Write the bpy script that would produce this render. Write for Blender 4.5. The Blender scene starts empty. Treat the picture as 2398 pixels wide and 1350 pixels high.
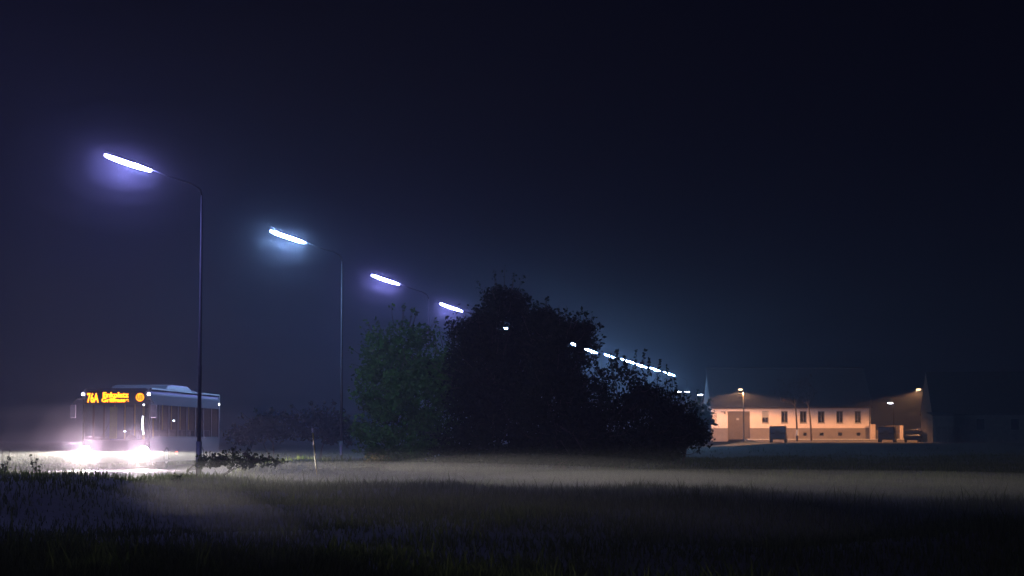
import bpy, math, random
import numpy as np
from mathutils import Vector, Matrix

random.seed(7)
RNG = np.random.default_rng(11)
S = bpy.context.scene
COL = S.collection

# ------------------------------------------------------------------ camera
F = 4800.0            # focal length in pixels of the 2398 px wide photograph
EYE = 1.15
PITCH = math.atan((1030 - 675) / F)
cd = bpy.data.cameras.new("camera")
cd.sensor_width = 36.0
cd.lens = 36.0 * F / 2398.0
cd.clip_start = 0.5
cd.clip_end = 6000
cam = bpy.data.objects.new("camera", cd)
COL.objects.link(cam)
cam.location = (0, 0, EYE)
cam.rotation_euler = (math.pi / 2 + PITCH, 0, 0)
S.camera = cam

# ------------------------------------------------------------------ night sky (moonlit blue) and a very faint moon
W = bpy.data.worlds.new("World")
S.world = W
W.use_nodes = True
wn = W.node_tree
for n in list(wn.nodes):
    wn.nodes.remove(n)
wo = wn.nodes.new("ShaderNodeOutputWorld")
wb = wn.nodes.new("ShaderNodeBackground")
sky = wn.nodes.new("ShaderNodeTexSky")
sky.sky_type = 'NISHITA'
sky.sun_disc = False
MOON_EL, MOON_ROT = math.radians(38), math.radians(150)
sky.sun_elevation = MOON_EL
sky.sun_rotation = MOON_ROT
sky.air_density = 1.0
sky.dust_density = 0.3
tint = wn.nodes.new("ShaderNodeMix")
tint.data_type = 'RGBA'
tint.blend_type = 'MULTIPLY'
tint.inputs[0].default_value = 1.0
tint.inputs[7].default_value = (0.30, 0.27, 0.85, 1)
wn.links.new(sky.outputs[0], tint.inputs[6])
wn.links.new(tint.outputs[2], wb.inputs[0])
wb.inputs[1].default_value = 0.0005
wn.links.new(wb.outputs[0], wo.inputs[0])
ml = bpy.data.lights.new("moon_light", 'SUN')
ml.energy = 0.0006
ml.angle = math.radians(0.5)
ml.color = (0.75, 0.85, 1.0)
mo = bpy.data.objects.new("moon_light", ml)
COL.objects.link(mo)
mo.rotation_euler = (math.pi / 2 - MOON_EL, 0, math.pi - MOON_ROT + math.pi)

S.view_settings.view_transform = 'Standard'
S.view_settings.look = 'None'
S.view_settings.gamma = 1
S.view_settings.exposure = 0
S.view_settings.use_curve_mapping = False
cy = S.cycles
cy.max_bounces = 5
cy.diffuse_bounces = 2
cy.glossy_bounces = 2
cy.transmission_bounces = 4
cy.transparent_max_bounces = 12
cy.volume_bounces = 0
cy.caustics_reflective = False
cy.caustics_refractive = False
cy.sample_clamp_indirect = 3.0
cy.use_denoising = True
try:
    cy.denoiser = 'OPENIMAGEDENOISE'
except Exception:
    pass


def px(x, y, Y):
    """world point on the plane Y = const under photo pixel (x, y)"""
    u = (x - 1199) / F
    v = (675 - y) / F
    c, s = math.cos(PITCH), math.sin(PITCH)
    dy, dz = c - v * s, s + v * c
    t = Y / dy
    return Vector((u * t, Y, EYE + dz * t))


# ------------------------------------------------------------------ materials
def new_mat(name):
    m = bpy.data.materials.new(name)
    m.use_nodes = True
    return m, m.node_tree, m.node_tree.nodes["Principled BSDF"]


def mat(name, col, rough=0.7, metal=0.0, vary=0.25, scale=4.0, bump=0.0, bscale=30.0, col2=None, spec=0.5):
    m, nt, b = new_mat(name)
    b.inputs["Roughness"].default_value = rough
    b.inputs["Metallic"].default_value = metal
    b.inputs["Specular IOR Level"].default_value = spec
    tc = nt.nodes.new("ShaderNodeTexCoord")
    nz = nt.nodes.new("ShaderNodeTexNoise")
    nz.inputs["Scale"].default_value = scale
    nz.inputs["Detail"].default_value = 6
    nt.links.new(tc.outputs["Object"], nz.inputs["Vector"])
    rp = nt.nodes.new("ShaderNodeValToRGB")
    c2 = col2 if col2 else tuple(c * (1 - vary) for c in col)
    c1 = col if col2 else tuple(min(1, c * (1 + vary)) for c in col)
    rp.color_ramp.elements[0].position = 0.3
    rp.color_ramp.elements[1].position = 0.7
    rp.color_ramp.elements[0].color = (*c2, 1)
    rp.color_ramp.elements[1].color = (*c1, 1)
    nt.links.new(nz.outputs["Fac"], rp.inputs[0])
    nt.links.new(rp.outputs[0], b.inputs["Base Color"])
    if bump:
        n2 = nt.nodes.new("ShaderNodeTexNoise")
        n2.inputs["Scale"].default_value = bscale
        n2.inputs["Detail"].default_value = 4
        nt.links.new(tc.outputs["Object"], n2.inputs["Vector"])
        bp = nt.nodes.new("ShaderNodeBump")
        bp.inputs["Strength"].default_value = bump
        bp.inputs["Distance"].default_value = 0.03
        nt.links.new(n2.outputs["Fac"], bp.inputs["Height"])
        nt.links.new(bp.outputs[0], b.inputs["Normal"])
    return m


def emit(name, col, strength, sample='AUTO'):
    m = bpy.data.materials.new(name)
    m.use_nodes = True
    nt = m.node_tree
    for n in list(nt.nodes):
        nt.nodes.remove(n)
    o = nt.nodes.new("ShaderNodeOutputMaterial")
    e = nt.nodes.new("ShaderNodeEmission")
    e.inputs[0].default_value = (*col, 1)
    e.inputs[1].default_value = strength
    nt.links.new(e.outputs[0], o.inputs[0])
    m.cycles.emission_sampling = sample
    return m


def leaf_mat(name, c1, c2):
    m = bpy.data.materials.new(name)
    m.use_nodes = True
    nt = m.node_tree
    for n in list(nt.nodes):
        nt.nodes.remove(n)
    o = nt.nodes.new("ShaderNodeOutputMaterial")
    d = nt.nodes.new("ShaderNodeBsdfDiffuse")
    t = nt.nodes.new("ShaderNodeBsdfTranslucent")
    mx = nt.nodes.new("ShaderNodeMixShader")
    mx.inputs[0].default_value = 0.3
    g = nt.nodes.new("ShaderNodeNewGeometry")
    rp = nt.nodes.new("ShaderNodeValToRGB")
    rp.color_ramp.elements[0].color = (*c1, 1)
    rp.color_ramp.elements[1].color = (*c2, 1)
    nt.links.new(g.outputs["Random Per Island"], rp.inputs[0])
    nt.links.new(rp.outputs[0], d.inputs[0])
    nt.links.new(rp.outputs[0], t.inputs[0])
    nt.links.new(d.outputs[0], mx.inputs[1])
    nt.links.new(t.outputs[0], mx.inputs[2])
    nt.links.new(mx.outputs[0], o.inputs[0])
    return m


def glass_mat(name, tint_c=(0.75, 0.8, 0.82), refl=0.12):
    m = bpy.data.materials.new(name)
    m.use_nodes = True
    nt = m.node_tree
    for n in list(nt.nodes):
        nt.nodes.remove(n)
    o = nt.nodes.new("ShaderNodeOutputMaterial")
    tr = nt.nodes.new("ShaderNodeBsdfTransparent")
    tr.inputs[0].default_value = (*tint_c, 1)
    gl = nt.nodes.new("ShaderNodeBsdfGlossy")
    gl.inputs["Roughness"].default_value = 0.06
    fr = nt.nodes.new("ShaderNodeFresnel")
    fr.inputs[0].default_value = 1.5
    ad = nt.nodes.new("ShaderNodeMath")
    ad.operation = 'ADD'
    ad.inputs[1].default_value = refl * 0.3
    nt.links.new(fr.outputs[0], ad.inputs[0])
    mx = nt.nodes.new("ShaderNodeMixShader")
    mu = nt.nodes.new("ShaderNodeMath")
    mu.operation = 'MULTIPLY'
    mu.inputs[1].default_value = 0.04
    nt.links.new(ad.outputs[0], mu.inputs[0])
    nt.links.new(mu.outputs[0], mx.inputs[0])
    nt.links.new(tr.outputs[0], mx.inputs[1])
    nt.links.new(gl.outputs[0], mx.inputs[2])
    nt.links.new(mx.outputs[0], o.inputs[0])
    return m


M = {}
M['grass_ground'] = mat("grass_ground", (0.055, 0.075, 0.03), 0.95, vary=0, col2=(0.03, 0.035, 0.018), scale=0.6, bump=0.6, bscale=8)
M['asphalt'] = mat("asphalt", (0.055, 0.055, 0.055), 0.75, vary=0.3, scale=1.5, bump=0.4, bscale=60)
M['paving'] = mat("paving", (0.36, 0.34, 0.3), 0.85, vary=0.2, scale=2, bump=0.3)
M['kerb'] = mat("kerb_stone", (0.42, 0.4, 0.37), 0.8, vary=0.2)
M['street'] = mat("street_asphalt", (0.22, 0.2, 0.18), 0.85, vary=0.25, scale=1.0, bump=0.3)
M['galv'] = mat("galvanised_steel", (0.5, 0.5, 0.5), 0.45, 0.7, vary=0.15, scale=8)
M['pole'] = mat("pole_paint", (0.1, 0.105, 0.095), 0.8, 0.0, vary=0.2, scale=6)
M['tube'] = emit("fluorescent_tube", (0.26, 0.26, 1.0), 1150)
M['tube_cool'] = emit("cool_fluorescent_tube", (0.25, 0.45, 1.0), 1300)
M['tube_far'] = emit("far_fluorescent_tube", (0.28, 0.52, 1.0), 1800)
bm_ = bpy.data.materials.new("lamp_halo_bowl")
bm_.use_nodes = True
_nt = bm_.node_tree
for _n in list(_nt.nodes):
    _nt.nodes.remove(_n)
_o = _nt.nodes.new("ShaderNodeOutputMaterial")
_t = _nt.nodes.new("ShaderNodeBsdfTransparent")
_e = _nt.nodes.new("ShaderNodeEmission")
_e.inputs[0].default_value = (0.36, 0.28, 1.0, 1)  # violet emission added as the halo round the tube
_e.inputs[1].default_value = 1.1
_a = _nt.nodes.new("ShaderNodeAddShader")
_nt.links.new(_t.outputs[0], _a.inputs[0])
_nt.links.new(_e.outputs[0], _a.inputs[1])
_nt.links.new(_a.outputs[0], _o.inputs[0])
bm_.cycles.emission_sampling = 'NONE'
M['halo_bowl'] = bm_
M['globe'] = emit("white_lamp_glass", (0.85, 0.85, 1.0), 60)
M['sodium'] = emit("warm_lamp_glass", (1.0, 0.6, 0.3), 6)
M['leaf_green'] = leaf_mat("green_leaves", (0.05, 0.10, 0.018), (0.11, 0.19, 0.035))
M['leaf_dark'] = leaf_mat("dark_leaves", (0.013, 0.022, 0.01), (0.045, 0.06, 0.026))
M['leaf_brown'] = leaf_mat("reddish_leaves", (0.03, 0.018, 0.012), (0.07, 0.045, 0.03))
M['leaf_dry'] = leaf_mat("dry_leaves", (0.04, 0.035, 0.02), (0.1, 0.08, 0.04))
M['grass'] = leaf_mat("grass_blades", (0.03, 0.055, 0.014), (0.12, 0.15, 0.05))
M['bark'] = mat("bark", (0.09, 0.065, 0.045), 0.95, vary=0.35, scale=6, bump=0.7, bscale=15)
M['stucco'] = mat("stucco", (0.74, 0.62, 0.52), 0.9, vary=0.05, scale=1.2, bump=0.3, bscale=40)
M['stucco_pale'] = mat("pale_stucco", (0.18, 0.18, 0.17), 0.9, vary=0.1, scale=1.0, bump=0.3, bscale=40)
M['plinth'] = mat("plinth_render", (0.2, 0.165, 0.14), 0.9, vary=0.15, scale=2, bump=0.4)
M['roof'] = mat("roof_tiles", (0.045, 0.03, 0.025), 0.95, vary=0.3, scale=3, bump=0.6, bscale=12)
M['wood_gate'] = mat("gate_wood", (0.10, 0.075, 0.055), 0.7, vary=0.2, scale=3)
M['frame'] = mat("window_frame", (0.22, 0.19, 0.15), 0.6, vary=0.1)
M['shutter'] = mat("roller_shutter", (0.4, 0.38, 0.33), 0.6, vary=0.1)
M['dark_glass'] = mat("dark_window_glass", (0.012, 0.013, 0.016), 0.12, vary=0.1)
M['black_paint'] = mat("black_paint", (0.015, 0.015, 0.015), 0.6, vary=0.2)
M['gutter'] = mat("gutter_metal", (0.07, 0.05, 0.045), 0.5, 0.4)
M['pillar'] = mat("pillar_render", (0.48, 0.38, 0.3), 0.9, vary=0.12, scale=3)
M['wall_dim'] = mat("rough_wall", (0.15, 0.13, 0.1), 0.95, vary=0.3, scale=2, bump=0.4)
M['bus_grey'] = mat("bus_grey_paint", (0.07, 0.07, 0.08), 0.5, vary=0.05)
M['bus_pale'] = mat("bus_pale_trim", (0.28, 0.28, 0.28), 0.3, vary=0.04)
M['bus_red'] = mat("bus_skirt_paint", (0.045, 0.04, 0.05), 0.35, vary=0.08)
M['bus_dark'] = mat("bus_black_trim", (0.02, 0.02, 0.022), 0.6, vary=0.1)
M['bus_inner'] = mat("bus_interior", (0.18, 0.18, 0.19), 0.7, vary=0.1)
M['seat'] = mat("seat_fabric", (0.06, 0.07, 0.10), 0.9, vary=0.2)
M['rail'] = mat("yellow_rail", (0.65, 0.5, 0.08), 0.3, vary=0.05)
M['partition'] = mat("cab_partition", (0.45, 0.5, 0.08), 0.5, vary=0.1)
M['rubber'] = mat("rubber", (0.02, 0.02, 0.02), 0.85, vary=0.2)
M['glass'] = glass_mat("bus_glass")
M['mirror'] = mat("mirror_housing", (0.25, 0.25, 0.26), 0.4)
M['led'] = emit("amber_led", (1.0, 0.26, 0.004), 5)
M['led_disc'] = emit("amber_led_disc", (1.0, 0.24, 0.004), 3.4)
M['headlamp'] = emit("headlamp_lens", (1.0, 0.68, 1.0), 1500)
M['marker_w'] = emit("white_marker_lens", (0.75, 0.72, 1.0), 45)
M['marker_s'] = emit("small_white_lens", (0.9, 0.9, 1.0), 14)
M['marker_r'] = emit("red_marker_lens", (1.0, 0.08, 0.06), 6)
M['windscreen_glint'] = emit("white_windscreen_glint", (0.85, 0.85, 1.0), 9)  # emission for a lamp reflection in the glass
M['car_dark'] = mat("dark_car_paint", (0.015, 0.017, 0.02), 0.35, vary=0.1)
M['car_pale'] = mat("pale_car_glass", (0.06, 0.055, 0.05), 0.3, vary=0.2)  # paler and rougher than the dark window glass
M['reflector'] = mat("white_band", (0.85, 0.85, 0.8), 0.3, vary=0.03)
M['yellow_post'] = mat("yellow_post", (0.5, 0.42, 0.05), 0.5, vary=0.15)
M['stone'] = mat("pale_stone", (0.35, 0.33, 0.25), 0.9, vary=0.25, bump=0.6)


# ------------------------------------------------------------------ mesh helpers
class MB:
    def __init__(s):
        s.v, s.f = [], []

    def add(s, vs, fs):
        o = len(s.v)
        s.v += [tuple(p) for p in vs]
        s.f += [tuple(i + o for i in f) for f in fs]
        return s

    def box(s, x0, x1, y0, y1, z0, z1):
        return s.add([(x0, y0, z0), (x1, y0, z0), (x1, y1, z0), (x0, y1, z0),
                      (x0, y0, z1), (x1, y0, z1), (x1, y1, z1), (x0, y1, z1)],
                     [(0, 3, 2, 1), (4, 5, 6, 7), (0, 1, 5, 4), (1, 2, 6, 5), (2, 3, 7, 6), (3, 0, 4, 7)])

    def tube(s, pts, rad, n=8, caps=True):
        pts = [Vector(p) for p in pts]
        if not hasattr(rad, '__len__'):
            rad = [rad] * len(pts)
        vs, fs = [], []
        for i, p in enumerate(pts):
            d = (pts[min(i + 1, len(pts) - 1)] - pts[max(i - 1, 0)]).normalized()
            a = Vector((0, 0, 1)) if abs(d.z) < 0.9 else Vector((1, 0, 0))
            u = d.cross(a).normalized()
            w = d.cross(u).normalized()
            for k in range(n):
                t = 2 * math.pi * k / n
                vs.append(p + (u * math.cos(t) + w * math.sin(t)) * rad[i])
        for i in range(len(pts) - 1):
            for k in range(n):
                k2 = (k + 1) % n
                fs.append((i * n + k, i * n + k2, (i + 1) * n + k2, (i + 1) * n + k))
        if caps:
            fs.append(tuple(range(n))[::-1])
            fs.append(tuple((len(pts) - 1) * n + k for k in range(n)))
        return s.add(vs, fs)

    def prism(s, poly, axis, a, b):
        """extrude a 2-D polygon along an axis: axis 'x' -> poly in (y, z); 'y' -> poly in (x, z); 'z' -> (x, y)"""
        def mk(p, t):
            if axis == 'x':
                return (t, p[0], p[1])
            if axis == 'y':
                return (p[0], t, p[1])
            return (p[0], p[1], t)
        n = len(poly)
        vs = [mk(p, a) for p in poly] + [mk(p, b) for p in poly]
        fs = [tuple(range(n))[::-1], tuple(range(n, 2 * n))]
        for i in range(n):
            j = (i + 1) % n
            fs.append((i, j, n + j, n + i))
        return s.add(vs, fs)

    def ball(s, c, r, nu=12, nv=8):
        c = Vector(c)
        if not hasattr(r, '__len__'):
            r = (r, r, r)
        vs = [c + Vector((0, 0, r[2]))]
        for j in range(1, nv):
            ph = math.pi * j / nv
            for i in range(nu):
                t = 2 * math.pi * i / nu
                vs.append(c + Vector((r[0] * math.sin(ph) * math.cos(t), r[1] * math.sin(ph) * math.sin(t), r[2] * math.cos(ph))))
        vs.append(c - Vector((0, 0, r[2])))
        fs = []
        for i in range(nu):
            fs.append((0, 1 + i, 1 + (i + 1) % nu))
        for j in range(nv - 2):
            for i in range(nu):
                a, b = 1 + j * nu + i, 1 + j * nu + (i + 1) % nu
                fs.append((a, a + nu, b + nu, b))
        L = len(vs) - 1
        for i in range(nu):
            fs.append((L, 1 + (nv - 2) * nu + (i + 1) % nu, 1 + (nv - 2) * nu + i))
        return s.add(vs, fs)

    def build(s, name, m, parent=None, smooth=False, bevel=0.0):
        me = bpy.data.meshes.new(name)
        me.from_pydata(s.v, [], s.f)
        import bmesh
        bm = bmesh.new()
        bm.from_mesh(me)
        bmesh.ops.recalc_face_normals(bm, faces=bm.faces)
        bm.to_mesh(me)
        bm.free()
        if smooth:
            me.shade_smooth()
        if m:
            me.materials.append(m)
        o = bpy.data.objects.new(name, me)
        COL.objects.link(o)
        if parent:
            o.parent = parent
        if bevel:
            b = o.modifiers.new("bevel", 'BEVEL')
            b.width = bevel
            b.segments = 2
            b.limit_method = 'ANGLE'
        return o


def tag(o, label=None, cat=None, group=None, kind=None):
    if label:
        o['label'] = label
    if cat:
        o['category'] = cat
    if group:
        o['group'] = group
    if kind:
        o['kind'] = kind
    return o


def empty(name, loc, rz=0.0, label=None, cat=None, group=None):
    o = bpy.data.objects.new(name, None)
    o.empty_display_size = 0.2
    COL.objects.link(o)
    o.location = loc
    o.rotation_euler = (0, 0, rz)
    return tag(o, label, cat, group)


def copy_tree(o, parent=None):
    c = o.copy()
    COL.objects.link(c)
    c.parent = parent
    if parent:
        c.matrix_parent_inverse = o.matrix_parent_inverse.copy()
    for ch in list(o.children):
        copy_tree(ch, c)
    return c


def np_mesh(name, verts, loops_per_face, faces, m, parent=None):
    me = bpy.data.meshes.new(name)
    nv, nf = len(verts), len(faces)
    me.vertices.add(nv)
    me.vertices.foreach_set("co", np.asarray(verts, dtype=np.float32).ravel())
    me.loops.add(nf * loops_per_face)
    me.loops.foreach_set("vertex_index", np.asarray(faces, dtype=np.int32).ravel())
    me.polygons.add(nf)
    me.polygons.foreach_set("loop_start", np.arange(0, nf * loops_per_face, loops_per_face, dtype=np.int32))
    me.update(calc_edges=True)
    me.materials.append(m)
    o = bpy.data.objects.new(name, me)
    COL.objects.link(o)
    if parent:
        o.parent = parent
    return o


# ------------------------------------------------------------------ the lie of the land
PY = [-40, 14.6, 57.8, 79.2, 100.6, 122, 143.4, 157, 170, 181.5, 194.6, 206, 219.5, 230, 245, 300, 400, 1200]
PX = [-20.0, -13.75, -8.8, -6.58, -4.1, -1.47, 1.55, 4.3, 7.4, 9.1, 11.6, 13.8, 16.1, 18.2, 20.9, 30.5, 48, 188]


def pole_x(Y):
    return np.interp(Y, PY, PX)


def sst(a, b, x):
    t = np.clip((x - a) / (b - a), 0, 1)
    return t * t * (3 - 2 * t)


def road_z(Y):
    return 0.85 * sst(150, 232, Y)


_ph = RNG.uniform(0, 6.28, (14, 2))
_fr = RNG.uniform(0.15, 1.4, (14, 2)) * RNG.choice([-1, 1], (14, 2))


def lumps(X, Y):
    z = 0
    for k in range(14):
        z = z + np.sin(X * _fr[k, 0] + Y * _fr[k, 1] * 0.6 + _ph[k, 0]) * 0.024 / (0.4 + abs(_fr[k, 0]))
    return z


def ground_z(X, Y):
    X = np.asarray(X, float)
    Y = np.asarray(Y, float)
    base = 0.04 + lumps(X, Y)
    yc = np.interp(X, [-9, -4.5, -1.2, 1.4, 4.2, 8, 20], [47, 43, 28, 22.6, 16.7, 12, 8])
    base = base + 0.0 * sst(-5.5, -2, X) * (1 - sst(yc, yc + 26, Y)) - 0.03 * (1 - sst(yc - 9, yc - 1, Y))
    rise = sst(95, 205, Y) * sst(0, 14, X - pole_x(Y) - 1)
    base = base * (1 - rise) + (0.83 + 0.25 * lumps(X, Y)) * rise
    # berm between the camera and the road, in front of the bus
    b = sst(24, 34, Y) * (1 - sst(39, 47, Y)) * (1 - sst(-8.3, -5.9, X + 0.3 * np.sin(Y * 0.5)))
    base = base + 0.52 * b
    # low bank added along the verge, shading the field from the headlights
    bk = np.exp(-((X - pole_x(Y) - 0.4) / 0.9) ** 2) * sst(60, 64, Y) * (1 - sst(84, 92, Y))
    base = base + 0.36 * bk
    # slope up to the street before the houses
    st = sst(14, 22, X - pole_x(Y) + 12) * sst(216, 222, Y)
    zst = 0.80 + np.clip((Y - 222) / 15.5, 0, 1) * 0.36
    base = base * (1 - st) + zst * st
    # the corridor of the road
    d = X - (pole_x(Y) - 6.0)
    c = 1 - sst(4.6, 6.4, np.abs(d))
    base = base * (1 - c) + (road_z(Y) - 0.06) * c
    return base


def grid_axis(pts):
    out = []
    for a, b, n in pts:
        out += list(np.linspace(a, b, n, endpoint=False))
    out.append(pts[-1][1])
    return np.array(out)


gy = grid_axis([(-40, 10, 12), (10, 62, 130), (62, 130, 70), (130, 260, 90), (260, 500, 20), (500, 1200, 10)])
gx = grid_axis([(-640, -60, 14), (-60, -20, 22), (-20, 20, 110), (20, 70, 50), (70, 640, 14)])
GX, GY = np.meshgrid(gx, gy)
GZ = ground_z(GX, GY)
nx, ny = len(gx), len(gy)
idx = np.arange(nx * ny).reshape(ny, nx)
fq = np.stack([idx[:-1, :-1], idx[:-1, 1:], idx[1:, 1:], idx[1:, :-1]], -1).reshape(-1, 4)
g = np_mesh("ground", np.stack([GX, GY, GZ], -1).reshape(-1, 3), 4, fq, M['grass_ground'])
g.data.shade_smooth()
tag(g, kind='structure')

# main road (left of the lamp posts), laid on its own bed
ys = np.concatenate([np.linspace(-38, 260, 110), np.linspace(270, 1150, 20)])
vs, fs = [], []
for i, Y in enumerate(ys):
    cx = float(pole_x(Y)) - 6.0
    z = float(road_z(Y))
    vs += [(cx - 4.7, Y, z - 0.05), (cx - 4.5, Y, z), (cx, Y, z + 0.05), (cx + 4.5, Y, z), (cx + 4.7, Y, z - 0.05)]
    if i:
        a = (i - 1) * 5
        fs += [(a + k, a + k + 1, a + k + 6, a + k + 5) for k in range(4)]
rd = MB().add(vs, fs).build("road", M['asphalt'])
tag(rd, kind='structure')

# street in front of the houses, kerb and pavement
st = MB()
sy = np.linspace(224.5, 236.2, 8)
sx = np.linspace(27, 82, 8)
vs = [(X, Y, 0.80 + min(1, (Y - 222) / 15.5) * 0.36 + 0.012) for Y in sy for X in sx]
fs = [(j * 8 + i, j * 8 + i + 1, j * 8 + 9 + i, j * 8 + 8 + i) for j in range(7) for i in range(7)]
tag(st.add(vs, fs).build("street", M['street']), kind='structure')
kb = MB().box(27, 82, 236.2, 236.4, 1.0, 1.235).build("kerb", M['kerb'])
tag(kb, kind='structure')
pv = MB().box(27, 82, 236.404, 239.9, 1.0, 1.225).build("pavement", M['paving'])
tag(pv, kind='structure')


# ------------------------------------------------------------------ grass
def grass_field():
    n1, n2 = 110000, 130000
    yi = RNG.uniform(1062, 1400, n1)
    Y = np.concatenate([F * 1.05 / (yi - 1030), RNG.uniform(30, 118, n2)])
    X = RNG.uniform(-0.31, 0.31, n1 + n2) * Y + RNG.normal(0, 0.4, n1 + n2)
    d = np.abs(X - (pole_x(Y) - 6.0))
    k = (d > 4.75)
    # gather into tufts
    clump = np.sin(X * 2.1 + Y * 0.7) * np.sin(X * 0.9 - Y * 1.3 + 1.0) + np.sin(X * 0.33 + Y * .21)
    k &= RNG.uniform(0, 1, len(X)) < 0.75 + 0.2 * clump
    X, Y, clump = X[k], Y[k], clump[k]
    n = len(X)
    Z = ground_z(X, Y) - 0.02
    h = RNG.uniform(0.06, 0.19, n) * (1 + 0.25 * clump) * (1 + 0.7 * (RNG.uniform(0, 1, n) > 0.95) + 0.6 * (RNG.uniform(0, 1, n) > 0.993))
    w = 0.004 + 0.00016 * Y + RNG.uniform(0, 0.003, n)
    a = RNG.uniform(0, 2 * np.pi, n)
    lean = RNG.uniform(0.05, 0.6, n) * h
    la = RNG.uniform(0, 2 * np.pi, n)
    dx, dy = np.cos(a) * w, np.sin(a) * w
    lx, ly = np.cos(la) * lean, np.sin(la) * lean
    v = np.zeros((n, 5, 3))
    v[:, 0] = np.stack([X - dx, Y - dy, Z], -1)
    v[:, 1] = np.stack([X + dx, Y + dy, Z], -1)
    v[:, 2] = np.stack([X + dx * .7 + lx * .35, Y + dy * .7 + ly * .35, Z + h * .6], -1)
    v[:, 3] = np.stack([X - dx * .7 + lx * .35, Y - dy * .7 + ly * .35, Z + h * .6], -1)
    v[:, 4] = np.stack([X + lx, Y + ly, Z + h], -1)
    b = (np.arange(n) * 5)[:, None]
    f = np.concatenate([b + np.array([[0, 1, 2]]), b + np.array([[0, 2, 3]]), b + np.array([[3, 2, 4]])], 0)
    o = np_mesh("grass", v.reshape(-1, 3), 3, f, M['grass'])
    tag(o, "rough dark meadow grass covering the field below the road", "grass", kind='stuff')


grass_field()


# ------------------------------------------------------------------ foliage
def leaves(clumps, per_m3, size, elong=1.8):
    """leaf quads spread through ellipsoid clumps (cx, cy, cz, rx, ry, rz)"""
    P = []
    for (cx, cy_, cz, rx, ry, rz) in clumps:
        n = max(5, int(per_m3 * rx * ry * rz * 4.2))
        d = RNG.normal(size=(n, 3))
        d /= np.linalg.norm(d, axis=1)[:, None]
        r = RNG.uniform(0.25, 1.08, n) ** 0.6
        P.append(np.array([cx, cy_, cz]) + d * r[:, None] * np.array([rx, ry, rz]))
    P = np.concatenate(P)
    n = len(P)
    u = RNG.normal(size=(n, 3))
    u /= np.linalg.norm(u, axis=1)[:, None]
    t = RNG.normal(size=(n, 3))
    w = np.cross(u, t)
    w /= np.linalg.norm(w, axis=1)[:, None]
    s = (size * RNG.uniform(0.55, 1.25, n))[:, None]
    v = np.stack([P - u * s * elong * .5, P + w * s * .5, P + u * s * elong * .5, P - w * s * .5], 1)
    f = np.arange(n * 4).reshape(-1, 4)
    return v.reshape(-1, 3), f


def clumps_in(c, r, n, cr, lower=-0.9, twigs=None):
    out = []
    while len(out) < n:
        d = RNG.normal(size=3)
        d /= np.linalg.norm(d)
        if d[2] < lower:
            continue
        q = RNG.uniform(0.35, 1.0) ** 0.5
        k = cr * RNG.uniform(0.6, 1.3)
        rr = [max(0.1, r[i] - k * 0.75) for i in range(3)]
        out.append((c[0] + d[0] * rr[0] * q, c[1] + d[1] * rr[1] * q, c[2] + d[2] * rr[2] * q,
                    k * RNG.uniform(.8, 1.25), k * RNG.uniform(.8, 1.25), k * RNG.uniform(.6, 1.0)))
    # ragged outliers that break the outline
    for _ in range(int(n * 0.55)):
        d = RNG.normal(size=3)
        d /= np.linalg.norm(d)
        d[2] = abs(d[2]) if RNG.uniform() < .75 else d[2]
        if d[2] < -.5:
            continue
        q = RNG.uniform(0.98, 1.0 + 0.26 * min(1, 1.6 / max(r)))
        k = cr * RNG.uniform(0.22, 0.5)
        out.append((c[0] + d[0] * r[0] * q, c[1] + d[1] * r[1] * q, c[2] + d[2] * r[2] * q, k * .7, k * .7, k * RNG.uniform(.8, 1.7)))
        if twigs is not None:
            twigs.append((tuple(c[i] + d[i] * r[i] * .7 for i in range(3)), out[-1][:3], out[-1][5]))
    return out


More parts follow.
